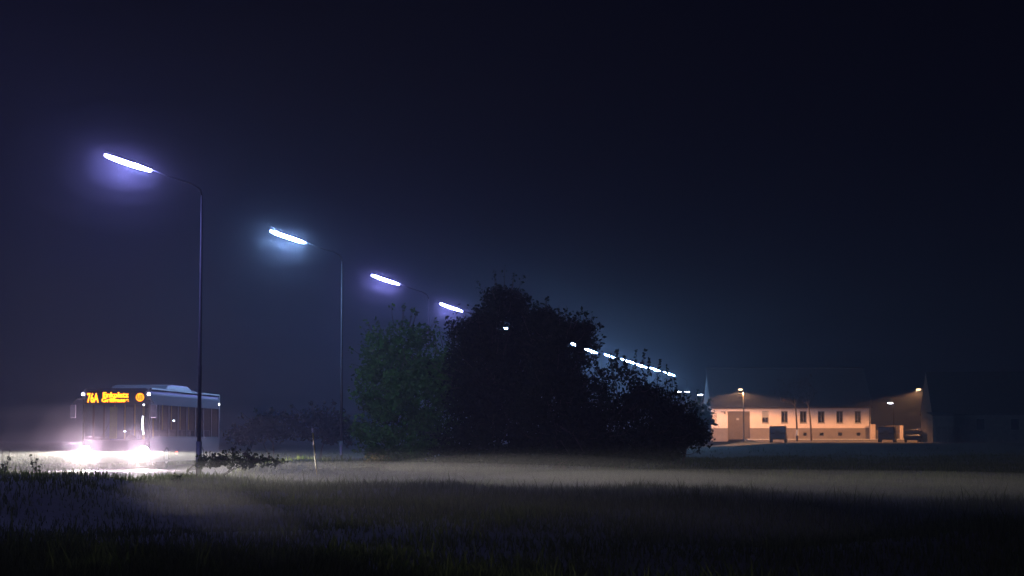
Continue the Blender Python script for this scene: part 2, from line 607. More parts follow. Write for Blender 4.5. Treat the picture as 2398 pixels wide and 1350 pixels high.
def tree(name, lobes, leafm, dens, size, label, cat='tree', group=None, stems=3, sprigs=(), tw=0.12, bark='bark', gaps=()):
    """lobes: (px_x, px_y of lobe centre, Y, radius_x, radius_z in photo px, clumps)"""
    Yc = lobes[0][2]
    ctr = px(lobes[0][0], 1030, Yc)
    base = Vector((ctr.x, Yc, float(ground_z(ctr.x, Yc))))
    root = empty(name, base, 0, label, cat, group)
    cl, twigs = [], []
    for (x, y, Y, rx, rz, n) in lobes:
        c = px(x, y, Y)
        k = Y / F
        r = (rx * k, rx * k * 0.9, rz * k)
        cr = max((0.45 if Yc > 65 else 0.1) if Yc < 150 else 0.9, 0.30 * min(r[0], r[2]))
        cl += clumps_in((c.x, c.y, c.z), r, n, cr, twigs=twigs)
    for (x0, y0, x1, y1, Y, w) in sprigs:
        for t in np.linspace(0, 1, 7):
            c = px(x0 + (x1 - x0) * t, y0 + (y1 - y0) * t, Y)
            k = w * Y / F * (1.3 - 1.0 * t)
            cl.append((c.x, c.y, c.z, k, k, k * 1.5))
    cl = [(a - base.x, b - base.y, c_ - base.z, d, e, f) for (a, b, c_, d, e, f) in cl]
    v, f = leaves(cl, dens, size)
    for (gx_, gy_, gr, keep) in gaps:           # thin places in the crown
        g_ = px(gx_, gy_, Yc)
        m4 = v.reshape(-1, 4, 3).mean(1)
        dd = np.hypot(m4[:, 0] + base.x - g_.x, (m4[:, 2] + base.z - g_.z) * 1.6)
        k_ = (dd > gr * Yc / F) | (RNG.uniform(0, 1, len(m4)) < keep)
        v = v.reshape(-1, 4, 3)[k_].reshape(-1, 3)
        f = np.arange(len(v)).reshape(-1, 4)
    np_mesh("crown", v, 4, f, M[leafm], root)
    tr = MB()
    tips = random.sample(cl, min(len(cl), stems * 5))
    top = max(c[2] for c in cl)
    for s in range(stems):
        a = random.uniform(0, 6.28)
        o = Vector((math.cos(a), math.sin(a), 0)) * (0.1 * stems)
        fork = o * 2.5 + Vector((0, 0, top * random.uniform(.28, .42)))
        tr.tube([o + Vector((0, 0, -0.15)), o * 1.5 + Vector((0.04, 0, fork.z * .5)), fork], [tw, tw * .8, tw * .6], 7)
        for t in tips[s * 5:(s + 1) * 5]:
            e = Vector(t[:3])
            mid = fork.lerp(e, 0.5) + Vector((random.uniform(-.2, .2), random.uniform(-.2, .2), 0.15))
            tr.tube([fork, mid, e], [tw * .45, tw * .28, tw * .1], 5)
    tr.build("trunk", M[bark], root)
    tr = MB()
    for (a_, b_, k_) in twigs:
        a_, b_ = Vector(a_) - base, Vector(b_) - base
        tr.tube([a_, a_.lerp(b_, .6) + Vector((0, 0, -.03)), b_ + Vector((0, 0, k_ * .6))], [.018, .012, .005], 4, False)
    if twigs:
        tag(tr.build("twigs", M[bark], root), kind='stuff')
    return root


TG = "trees and shrubs of the roadside thicket"
tree("broadleaf_tree", [(935, 850, 88, 100, 125, 60), (985, 950, 86, 120, 115, 50), (900, 915, 87, 84, 80, 30), (1050, 870, 84, 66, 80, 26), (885, 985, 87, 72, 85, 30), (950, 1035, 85, 130, 48, 40), (930, 1066, 86, 112, 22, 34)], 'leaf_green', 170, 0.11,
     "bushy tree lit green by the street lamps, at the left of the thicket", group=TG)
tree("broadleaf_tree", [(1180, 760, 76, 100, 104, 60), (1150, 910, 76, 130, 150, 80), (1085, 800, 76, 60, 66, 16), (1132, 745, 77, 40, 36, 6), (1240, 810, 77, 66, 56, 24), (1150, 1030, 75, 150, 52, 44), (1150, 1068, 75, 155, 24, 44)], 'leaf_dark', 260, 0.09,
     "tallest dark tree, its black crown rising in the middle of the thicket", group=TG,
     gaps=[(1189, 759, 12, .3), (1172, 753, 4, .05), (1155, 747, 4, .1), (1085, 730, 26, .35)])
tree("broadleaf_tree", [(1315, 830, 74, 88, 112, 50), (1300, 950, 74, 120, 120, 60), (1358, 785, 74, 46, 46, 18), (1275, 765, 75, 62, 50, 20), (1285, 835, 75, 60, 50, 20), (1340, 1035, 74, 130, 48, 40), (1340, 1068, 74, 135, 24, 40)], 'leaf_dark', 260, 0.09,
     "dark tree with a ragged right shoulder, just right of the tallest one", group=TG,
     sprigs=[(1370, 835, 1414, 802, 74, 9)], gaps=[(1341, 808, 10, .02), (1378, 822, 14, .05)])
tree("leafy_shrub", [(1455, 930, 78, 88, 92, 50), (1420, 1010, 77, 115, 74, 40), (1535, 965, 78, 60, 80, 26), (1500, 1040, 77, 120, 42, 34), (1500, 1066, 77, 124, 20, 34)], 'leaf_dark', 260, 0.09,
     "dark shrub with upright sprigs poking above the line of far lamps", 'shrub', TG, tw=0.07,
     sprigs=[(1442, 860, 1447, 822, 78, 6), (1484, 872, 1490, 822, 78, 7), (1500, 875, 1511, 820, 78, 6), (1518, 880, 1521, 840, 78, 6),
             (1541, 890, 1546, 844, 78, 5), (1565, 905, 1562, 856, 78, 6), (1466, 860, 1461, 836, 78, 4), (1590, 940, 1580, 888, 78, 4)])
tree("leafy_shrub", [(1580, 985, 82, 56, 70, 30), (1545, 1035, 80, 90, 42, 28), (1620, 1020, 82, 48, 48, 20)], 'leaf_dark', 260, 0.09,
     "low rounded dark shrub ending the thicket on the right", 'shrub', TG, tw=0.06)
tree("leafy_shrub", [(1640, 985, 204, 34, 52, 18), (1600, 1005, 202, 40, 40, 14)], 'leaf_dark', 12, 0.3,
     "dim green shrub beside the left gable of the orange-lit house", 'shrub', stems=2, tw=0.1)
tree("leafy_shrub", [(640, 1000, 108, 70, 42, 34), (580, 1020, 106, 60, 32, 24)], 'leaf_dark', 110, 0.14,
     "dim hedge-like shrub in the mist behind the bus, left of the second lamp post", 'shrub', stems=2, tw=0.06)
tree("leafy_shrub", [(740, 995, 112, 70, 52, 34), (800, 1010, 108, 60, 46, 28)], 'leaf_dark', 110, 0.14,
     "dim shrub in the mist between the yellow stake and the green tree", 'shrub', stems=2, tw=0.06)
tree("leafy_shrub", [(490, 1082, 56.4, 36, 20, 40), (550, 1080, 56, 58, 25, 70), (620, 1084, 56.5, 44, 17, 40)], 'leaf_dark', 3500, 0.05,
     "low dark spreading shrub at the foot of the first lamp post", 'shrub', stems=3, tw=0.02)
tree("low_bush", [(876, 1092, 66, 17, 10, 5)], 'leaf_dry', 500, 0.05,
     "small pale round bush on the verge below the green tree", 'bush', stems=2, tw=0.02)


# ------------------------------------------------------------------ street lamps of the row
def make_lamp(tube_m):
    root = empty("street_lamp", (0, 0, 0))
    return root


LAMP_Z = EYE + 653 / F * 57.8          # height of the tube's middle
TILT = math.radians(19)
TUBE_L = 1.42
protos = {}


def lamp_parts(kind):
    root = empty("street_lamp", (0, 0, 0))
    zt = LAMP_Z
    # pole: reaches 1 m below the road so that it always stands in the ground
    p = MB().tube([(0, 0, -0.9), (0, 0, 3.2), (0, 0, 3.25), (0, 0, zt - .95)], [0.06, 0.053, 0.044, 0.03], 10)
    p.build("pole", M['pole'], root, True)
    MB().tube([(0, 0, -0.9), (0, 0, 1.1)], [0.085, 0.08], 10).build("pole_sleeve", M['pole'], root, True)
    MB().box(-0.035, 0.035, -0.088, -0.072, 0.55, 0.95).build("hatch", M['galv'], root)
    inner = Vector((-2.17 + math.cos(TILT) * TUBE_L / 2, 0, zt - math.sin(TILT) * TUBE_L / 2))
    outer = Vector((-2.17 - math.cos(TILT) * TUBE_L / 2, 0, zt + math.sin(TILT) * TUBE_L / 2))
    up = Vector((math.sin(TILT), 0, math.cos(TILT)))
    a = [Vector((0, 0, zt - .95)), Vector((-0.05, 0, zt - .78)), Vector((-0.3, 0, zt - .62)), inner.lerp(Vector((-0.3, 0, zt - .62)), .4), inner + up * .05]
    MB().tube(a, [0.026, 0.024, 0.02, 0.018, 0.018], 8).build("arm", M['pole'], root, True)
    # shallow housing above the tube
    h = MB()
    d = (outer - inner).normalized()
    w = Vector((0, 1, 0))
    vs = []
    for q in (inner - d * .05, outer + d * .05):
        for (s, u) in ((-.1, .05), (-.06, .12), (.06, .12), (.1, .05)):
            vs.append(q + w * s + up * u)
    fs = [(0, 1, 5, 4), (1, 2, 6, 5), (2, 3, 7, 6), (3, 0, 4, 7), (0, 3, 2, 1), (4, 5, 6, 7)]
    h.add(vs, fs).build("housing", M['galv'], root)
    MB().tube([inner, inner.lerp(outer, .12), inner.lerp(outer, .3), inner.lerp(outer, .7), inner.lerp(outer, .88), outer], [.02, .045, .06, .06, .045, .02], 8).build("tube", M[kind], root)
    # translucent shell under the tube; its violet glow stands in for the halo
    bw = MB()
    nb_, vs, fs = 9, [], []
    for i, t in enumerate((-.03, .06, .2, .5, .8, .94, 1.03)):
        q = inner.lerp(outer, t)
        rr = (.03, .06, .095, .105, .095, .06, .03)[i]
        for k in range(nb_):
            a = math.pi * k / (nb_ - 1)
            vs.append(q + w * (math.cos(a) * rr) - up * (math.sin(a) * rr * 1.15 - .045))
    for i in range(6):
        for k in range(nb_ - 1):
            fs.append((i * nb_ + k, i * nb_ + k + 1, (i + 1) * nb_ + k + 1, (i + 1) * nb_ + k))
    bw.add(vs, fs).build("halo_bowl", M['halo_bowl'], root, True)
    return root


row = [  # Y, kind, label
    (36.4, 'tube', "nearest lamp of the row, standing just beyond the left edge of the picture"),
    (57.8, 'tube', "largest lamp in the picture, its violet tube high above the bus"),
    (79.2, 'tube_cool', "second lamp from the left, bluish white glow, post left of the green tree"),
    (100.6, 'tube', "third lamp from the left, violet tube just above the green tree"),
    (122.0, 'tube', "fourth lamp from the left, its tube touching the left edge of the tallest crown"),
    (143.4, 'tube_far', "lamp glinting through the leaves of the tallest dark crown"),
    (157.0, 'tube_far', "lamp hidden behind the crowns between the glinting lamp and the ragged shoulder"),
    (170.0, 'tube_far', "lamp broken up by twigs at the ragged right shoulder of the thicket"),
    (181.5, 'tube_far', "lamp just emerging to the right of the thicket's ragged shoulder"),
    (194.6, 'tube_far', "first full bright streak of a lamp above the shrub with upright sprigs"),
    (206.0, 'tube_far', "streak of a lamp in the middle of the line above the sprigged shrub"),
    (219.5, 'tube_far', "dotted streak of a lamp behind the tallest upright sprigs"),
    (230.0, 'tube_far', "last long streak of a lamp at the right end of the line"),
    (245.0, 'tube_far', "dot-like last lamp of the line, right of the last long streak"),
]
for (Y, kind, lab) in row:
    if kind not in protos:
        r = protos[kind] = lamp_parts(kind)
    else:
        r = copy_tree(protos[kind])
    r.location = (float(pole_x(Y)), Y, 0)
    r.rotation_euler = (0, 0, math.radians(-6.5 if Y < 150 else -10))
    tag(r, "street lamp: " + lab, "street lamp", "tube street lamps in a row along the road")
    r['label'] = lab


# far white lamps at the end of the road, and one beyond the houses
def far_lamp(x, y, Y, lab, group=None):
    c = px(x, y, Y)
    zb = 0.6
    r = empty("far_street_lamp", (c.x, Y, zb), 0, lab, "street lamp", group)
    h = c.z - zb
    MB().tube([(0.5, 0, 0), (0.5, 0, h * .96), (0.35, 0, h + .14), (0.1, 0, h + .16)], [.09, .06, .045, .04], 6).build("pole", M['pole'], r)
    MB().prism([(-.5, .05), (-.4, .17), (.3, .17), (.4, .05)], 'y', -.14, .14).build("housing", M['galv'], r)
    for v in r.children:
        if v.name.startswith("housing"):
            v.location = (0, 0, h)
    b = MB().ball((0, 0, 0), (.4, .14, .12), 10, 6).build("lamp_glass", M['globe'], r, True)
    b.location = (0, 0, h)


far_lamp(1589, 918, 318, "white far lamp, left of the close pair past the end of the line", "white lamps at the far end of the road")
far_lamp(1609, 918, 322, "white far lamp, right one of the close pair past the end of the line", "white lamps at the far end of the road")
far_lamp(1640, 925, 335, "white far lamp nearest to the pale gable of the orange-lit house", "white lamps at the far end of the road")
far_lamp(2085, 944, 330, "small bluish white lamp in the dark gap between the two houses")


def sodium_lamp(x, y, Y, xp, lab, power, aim=0):
    c = px(x, y, Y)
    pb = px(xp, 1030, Y)
    zb = float(ground_z(pb.x, Y))
    r = empty("sodium_lamp", (pb.x, Y, zb), 0, lab, "street lamp", "warm street lamps before the houses")
    h = c.z - zb
    dx = c.x - pb.x
    MB().tube([(0, 0, -.1), (0, 0, h - .5), (dx * .3, 0, h + .02), (dx * .8, 0, h + .12)], [.08, .06, .04, .035], 8).build("pole", M['pole'], r)
    hs = MB().prism([(-.3, .04), (-.24, .13), (.22, .13), (.3, .04)], 'y', -.15, .15).build("housing", M['galv'], r)
    hs.location = (dx, 0, h)
    b = MB().ball((0, 0, 0), (.27, .12, .1), 10, 6).build("lamp_glass", M['sodium'], r, True)
    b.location = (dx, 0, h - .04)
    ld = bpy.data.lights.new("sodium_light", 'SPOT')
    ld.energy = power
    ld.color = (1.0, 0.44, 0.18)
    ld.spot_size = math.radians(176)
    ld.spot_blend = 0.1
    ld.shadow_soft_size = 0.12
    ld.use_nodes = True        # street optics: more light thrown sideways than straight down
    nt = ld.node_tree
    em = [n for n in nt.nodes if n.type == 'EMISSION'][0]
    tc = nt.nodes.new("ShaderNodeTexCoord")
    sp = nt.nodes.new("ShaderNodeSeparateXYZ")
    nt.links.new(tc.outputs["Normal"], sp.inputs[0])
    ab = nt.nodes.new("ShaderNodeMath")
    ab.operation = 'ABSOLUTE'
    nt.links.new(sp.outputs[2], ab.inputs[0])
    mr = nt.nodes.new("ShaderNodeMapRange")
    mr.inputs[1].default_value = 0.22
    mr.inputs[2].default_value = 0.85
    mr.inputs[3].default_value = 1.0
    mr.inputs[4].default_value = 0.12
    nt.links.new(ab.outputs[0], mr.inputs[0])
    hc = nt.nodes.new("ShaderNodeMapRange")       # flat-glass cut-off near the horizontal
    hc.interpolation_type = 'SMOOTHSTEP'
    hc.inputs[1].default_value = 0.11
    hc.inputs[2].default_value = 0.25
    nt.links.new(ab.outputs[0], hc.inputs[0])
    mm_ = nt.nodes.new("ShaderNodeMath")
    mm_.operation = 'MULTIPLY'
    nt.links.new(mr.outputs[0], mm_.inputs[0])
    nt.links.new(hc.outputs[0], mm_.inputs[1])
    nt.links.new(mm_.outputs[0], em.inputs["Strength"])
    lo = bpy.data.objects.new("sodium_light", ld)
    COL.objects.link(lo)
    lo.parent = r
    lo.location = (dx, 0, h - .25)
    lo.rotation_euler = (0, 0, aim)


sodium_lamp(1734, 912, 229, 1742, "warm orange-white street lamp before the left end of the low house", 14500)
sodium_lamp(2151, 912, 225, 2166, "warm street lamp beside the brown gable of the right-hand house", 12000)


# ------------------------------------------------------------------ the orange-lit low house
def wall_with_holes(mb, x0, x1, z0, z1, y0, y1, holes):
    """wall slab in the xz plane with rectangular holes, made of butted boxes"""
    xs = sorted(set([x0, x1] + [h[0] for h in holes] + [h[1] for h in holes]))
    zs = sorted(set([z0, z1] + [h[2] for h in holes] + [h[3] for h in holes]))
    vid = {}
    fs, vs = [], []

    def V(x, y, z):
        k = (round(x, 4), round(y, 4), round(z, 4))
        if k not in vid:
            vid[k] = len(vs)
            vs.append(k)
        return vid[k]

    def solid(i, j):
        if i < 0 or j < 0 or i >= len(xs) - 1 or j >= len(zs) - 1:
            return False
        mx, mz = (xs[i] + xs[i + 1]) / 2, (zs[j] + zs[j + 1]) / 2
        return not any(h[0] < mx < h[1] and h[2] < mz < h[3] for h in holes)
    for i in range(len(xs) - 1):
        for j in range(len(zs) - 1):
            if not solid(i, j):
                continue
            a, b, c, d = xs[i], xs[i + 1], zs[j], zs[j + 1]
            fs.append((V(a, y0, c), V(b, y0, c), V(b, y0, d), V(a, y0, d)))
            fs.append((V(a, y1, c), V(a, y1, d), V(b, y1, d), V(b, y1, c)))
            if not solid(i - 1, j):
                fs.append((V(a, y0, c), V(a, y0, d), V(a, y1, d), V(a, y1, c)))
            if not solid(i + 1, j):
                fs.append((V(b, y0, c), V(b, y1, c), V(b, y1, d), V(b, y0, d)))
            if not solid(i, j - 1):
                fs.append((V(a, y0, c), V(a, y1, c), V(b, y1, c), V(b, y0, c)))
            if not solid(i, j + 1):
                fs.append((V(a, y0, d), V(b, y0, d), V(b, y1, d), V(a, y1, d)))
    mb.add(vs, fs)


HY = 240.0
K = HY / F


def hx(x):
    return (x - 1199) * K


def hz(y):
    return px(1199, y, HY).z


GZH = 1.22
X0, X1 = hx(1665), hx(2037)
ZE, ZP = hz(948), hz(1003)
house = empty("low_house", (X0, HY, GZH), 0, "long single-storey house with orange-lit front, six windows and a wide gate", "house")
ox, oz = X0, GZH


def LX(x):
    return hx(x) - ox


def LZ(y):
    return hz(y) - oz


wins = [(1783, 1799), (1828, 1844), (1872, 1888), (1914, 1930), (1957, 1973), (2000, 2015)]
holes = [(LX(a), LX(b), LZ(991), LZ(963)) for a, b in wins]
gate = (LX(1703), LX(1755), 0.0, LZ(964))
wb_ = MB()
wall_with_holes(wb_, 0, X1 - X0, LZ(1003), LZ(948), 0, .4, holes + [(gate[0], gate[1], LZ(1003), gate[3])])
wb_.build("wall", M['stucco'], house)
pl = MB()
bwins = [(1879, 1888), (1917, 1928), (1960, 1971), (2003, 2014)]
bh = [(LX(a), LX(b), LZ(1022), LZ(1013)) for a, b in bwins]
wall_with_holes(pl, -.03, X1 - X0 + .03, -.3, LZ(1003) - .002, -.05, .4, bh + [(gate[0], gate[1], -.3, LZ(1003))])
pl.build("plinth", M['plinth'], house)
D = 10.0
RZ = LZ(948) + 4.25
Wd = X1 - X0
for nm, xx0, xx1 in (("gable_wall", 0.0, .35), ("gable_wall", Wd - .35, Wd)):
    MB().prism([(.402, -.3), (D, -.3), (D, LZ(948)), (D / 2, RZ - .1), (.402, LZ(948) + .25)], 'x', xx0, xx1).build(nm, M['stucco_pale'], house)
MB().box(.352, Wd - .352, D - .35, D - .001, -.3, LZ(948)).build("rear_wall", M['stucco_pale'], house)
zr = LZ(948)
sl = (RZ - zr) / (D / 2)
rf = MB().prism([(-.45, zr - .45 * sl + .16), (D / 2, RZ + .16), (D + .45, zr - .45 * sl + .16), (D + .45, zr - .45 * sl - .0), (D / 2, RZ), (-.45, zr - .45 * sl)],
                'x', -.12, Wd + .12).build("roof", M['roof'], house)
MB().tube([(-.12, D / 2, RZ + .18), (Wd + .12, D / 2, RZ + .18)], .12, 8).build("ridge_tiles", M['roof'], rf)
MB().tube([(-.1, -.52, zr - .36), (Wd + .1, -.52, zr - .36)], .07, 8).build("gutter", M['gutter'], house)
MB().box(.0, Wd, -.04, -.001, zr - .3, zr - .18).build("cornice", M['stucco'], house)
MB().tube([(Wd - .15, -.52, zr - .4), (Wd - .12, -.1, zr - .7), (Wd - .12, -.1, .1)], .045, 8).build("downpipe", M['gutter'], house)
for i, (a, b, c, d) in enumerate(holes):
    w = MB()
    wall_with_holes(w, a, b, c, d, .1, .17, [(a + .09, (a + b) / 2 - .03, c + .09, d - .09), ((a + b) / 2 + .03, b - .09, c + .09, d - .09)])
    wo_ = w.build("window", M['frame'], house)
    MB().box(a + .088, b - .088, .13, .14, c + .088, d - .088).build("pane", M['dark_glass'], wo_)
    MB().box(a - .05, b + .05, -.06, .1, c - .07, c - .002).build("sill", M['stucco_pale'], wo_)
    if i == 0:
        sh = MB()
        n = 9
        for k in range(n):
            z1 = d - k * (d - c) * .55 / n
            sh.box(a + .02, b - .02, .05, .08, z1 - (d - c) * .55 / n + .012, z1 - .002)
        s_ = sh.build("shutter", M['shutter'], wo_)
        tag(wo_, "window with its pale roller shutter half down")
for (a, b, c, d) in bh:
    w = MB()
    wall_with_holes(w, a, b, c, d, .06, .1, [(a + .05, b - .05, c + .05, d - .05)])
    wo_ = w.build("basement_window", M['frame'], house)
    MB().box(a + .048, b - .048, .08, .09, c + .048, d - .048).build("pane", M['dark_glass'], wo_)
# gate of vertical boards
gt = MB()
wall_with_holes(gt, gate[0], gate[1], -.1, gate[3], .2, .26, [(gate[0] + .12, gate[1] - .12, -.1, gate[3] - .12)])
gto = gt.build("gate", M['wood_gate'], house)
nb = 12
for k in range(nb):
    a = gate[0] + .122 + (gate[1] - gate[0] - .244) * k / nb
    b = gate[0] + .122 + (gate[1] - gate[0] - .244) * (k + 1) / nb
    MB().box(a + .008, b - .008, .21 + .006 * (k % 2), .245, -.05, gate[3] - .125).build("board", M['wood_gate'], gto)
MB().box(LX(1724), LX(1730), .19, .205, LZ(984), LZ(980)).build("plaque", M['shutter'], gto)
for k in (1722, 1729):
    MB().tube([(LX(k), .13, LZ(992)), (LX(k), .205, LZ(992))], .06, 10).build("handle", M['gutter'], gto)
# dark sprayed lettering-like scribble at the left end and a bracket sign
gf = MB()
for (a, b, c, d, t) in [(1669, 962, 1675, 965, .05), (1672, 960, 1672, 972, .06), (1668, 970, 1677, 968, .07), (1670, 974, 1677, 972, .08), (1669, 978, 1676, 976, .09),
                        (1676, 968, 1677, 980, .07), (1668, 981, 1674, 984, .08), (1673, 979, 1678, 986, .07), (1669, 988, 1676, 986, .05), (1671, 992, 1677, 990, .05),
                        (1669, 995, 1673, 998, .05), (1676, 988, 1675, 996, .05), (1681, 998, 1683, 1001, .05)]:
    p, q = Vector((LX(a), -.012, LZ(b))), Vector((LX(c), -.012, LZ(d)))
    n_ = Vector((-(q - p).z, 0, (q - p).x)).normalized() * t * .5
    MB().add([p - n_, q - n_, q + n_, p + n_, p - n_ + Vector((0, .01, 0)), q - n_ + Vector((0, .01, 0)), q + n_ + Vector((0, .01, 0)), p + n_ + Vector((0, .01, 0))],
           [(0, 1, 2, 3), (4, 7, 6, 5), (0, 4, 5, 1), (1, 5, 6, 2), (2, 6, 7, 3), (3, 7, 4, 0)]).build("graffiti", M['black_paint'], house)
br = MB().box(LX(1687), LX(1698), -.1, -.002, LZ(966), LZ(964)).box(LX(1694.5), LX(1698), -.12, -.1, LZ(970), LZ(964))
br.build("bracket_sign", M['gutter'], house)

# ------------------------------------------------------------------ the dark house on the right
H2Y = 215.0
c0 = px(2183, 1030, H2Y)
h2 = empty("gabled_house", (c0.x, H2Y, 0.8), 0, "dark gabled house at the right edge, only its brown gable catching light", "house")
z_e = px(2183, 962, H2Y).z - 0.8
z_r = px(2172, 874, H2Y + 2.9).z - 0.8
D2, W2 = 5.8, 17.0
MB().prism([(0, -.4), (D2, -.4), (D2, z_e), (D2 / 2, z_r - .1), (0, z_e)], 'x', 0, .35).build("gable_wall", M['wall_dim'], h2)
MB().prism([(0, -.4), (D2, -.4), (D2, z_e), (D2 / 2, z_r - .1), (0, z_e)], 'x', W2 - .35, W2).build("gable_wall", M['wall_dim'], h2)
f2 = MB()
fw = [(1.2, 2.0, 1.3, 2.6), (4.6, 5.6, 1.3, 2.6), (8.2, 9.2, 1.3, 2.6), (11.8, 12.8, 1.3, 2.6)]
wall_with_holes(f2, .352, W2 - .352, -.4, z_e, .0, .3, fw)
f2.build("wall", M['wall_dim'], h2)
MB().box(.352, W2 - .352, D2 - .3, D2, -.4, z_e).build("rear_wall", M['wall_dim'], h2)
s2 = (z_r - z_e) / (D2 / 2)
MB().prism([(-.35, z_e - .35 * s2 + .15), (D2 / 2, z_r + .15), (D2 + .35, z_e - .35 * s2 + .15), (D2 + .35, z_e - .35 * s2), (D2 / 2, z_r), (-.35, z_e - .35 * s2)],
           'x', -.02, W2 + .1).build("roof", M['roof'], h2)
for (a, b, c, d) in fw:
    w = MB()
    wall_with_holes(w, a, b, c, d, .08, .14, [(a + .08, b - .08, c + .08, d - .08)])
    wo_ = w.build("window", M['frame'], h2)
    MB().box(a + .078, b - .078, .1, .11, c + .078, d - .078).build("pane", M['dark_glass'], wo_)
# low lean-to annexe before it
cA = px(2185, 1030, 211.5)
an = empty("annexe", (cA.x, 211.5, 0.8), 0, "low rough-walled shed in front of the dark gabled house", "shed")
wA = 48 * 211.5 / F
hA = px(2178, 974, 211.5).z - 0.8
MB().box(0, wA, 0, 2.9, -.3, hA).build("wall", M['wall_dim'], an)
MB().prism([(-.2, hA + .002), (3.0, hA + .3), (3.0, hA + .4), (-.2, hA + .1)], 'x', -.1, wA + .1).build("roof", M['roof'], an)
for k in range(3):
    MB().box(.3 + k * .62, .84 + k * .62, -.03, -.001, -.2, 1.7).build("door_board", M['wood_gate'], an)

# gate pillars and yard wall between the houses
def pillar(x0, x1, ytop, Y, lab, cap=True):
    a, b = px(x0, ytop, Y), px(x1, ytop, Y)
    r = empty("gate_pillar", (a.x, Y, 1.1), 0, lab, "pillar", "rendered gate pillars between the houses")
    w = b.x - a.x
    h = a.z - 1.1
    MB().box(0, w, 0, w * .9, -.3, h - .08).build("shaft", M['pillar'], r)
    MB().box(-.04, w + .04, -.04, w * .9 + .04, h - .078, h).build("cap", M['pillar'], r)


pillar(2038, 2050, 994, 238.5, "orange-lit gate pillar butting the right end of the low house")
pillar(2107, 2115, 997, 236, "slim orange-lit gate pillar between the two dark cars")
pillar(2149, 2158, 1003, 223, "short gate pillar at the foot of the brown gable")
a, b = px(2051, 1008, 238.9), px(2068, 1008, 238.9)
yw = MB().box(0, b.x - a.x, 0, .25, -.3, a.z - 1.1)
yo = yw.build("yard_wall", M['wall_dim'])
yo.location = (a.x + .06, 238.9, 1.1)
tag(yo, "low dim yard wall right of the orange gate pillar", "wall")
a, b = px(2069, 998, 240.5), px(2107, 998, 240.5)
gr = empty("yard_gate", (a.x + .1, 240.5, 1.1), 0, "dark double yard gate between the gate pillars", "gate")
wG = b.x - a.x - .2
for k in range(10):
    MB().box(wG * k / 10 + .01, wG * (k + 1) / 10 - .01, 0, .04, -.2, 1.7).build("board", M['wood_gate'], gr)
MB().box(0, wG, .042, .08, .2, .3).box(0, wG, .042, .08, 1.3, 1.4).build("rail", M['wood_gate'], gr)


# ------------------------------------------------------------------ trees before the house
def street_tree(x0, x1, Y, cx, cyy, rx, rz, lab, band=False):
    b = px(x0, 1030, Y)
    zb = float(ground_z(b.x, Y))
    r = empty("street_tree", (b.x, Y, zb), 0, lab, "tree", "young street trees before the low house")
    t = px(x1, 950, Y)
    c = px(cx, cyy, Y)
    tr = MB()
    m1 = Vector((0.0 + (t.x - b.x) * .15, 0, (t.z - zb) * .4))
    top = Vector((t.x - b.x, 0, t.z - zb))
    tr.tube([(0, 0, -.1), m1, m1.lerp(top, .5) + Vector((.04, 0, 0)), top], [.12, .1, .09, .07], 8)
    k = Y / F
    cc = Vector((c.x - b.x, 0, c.z - zb))
    cl = clumps_in(tuple(cc), (rx * k, rx * k, rz * k), 22, .45)
    for q in cl[:10]:
        e = Vector(q[:3])
        tr.tube([top, top.lerp(e, .5) + Vector((0, 0, .12)), e], [.05, .03, .012], 5)
    tr.build("trunk", M['bark'], r)
    v, f = leaves(cl, 28, .17)
    np_mesh("crown", v, 4, f, M['leaf_brown'], r)
    return r


t1 = street_tree(1867, 1862, 229, 1852, 922, 34, 34, "young street tree with a white band low on its thin dark stem")
MB().tube([(0, 0, .62), (0, 0, 1.3)], .135, 10).build("white_band", M['reflector'], t1)
street_tree(1900, 1893, 231, 1890, 918, 32, 36, "leaning young street tree with a bowed reddish trunk")


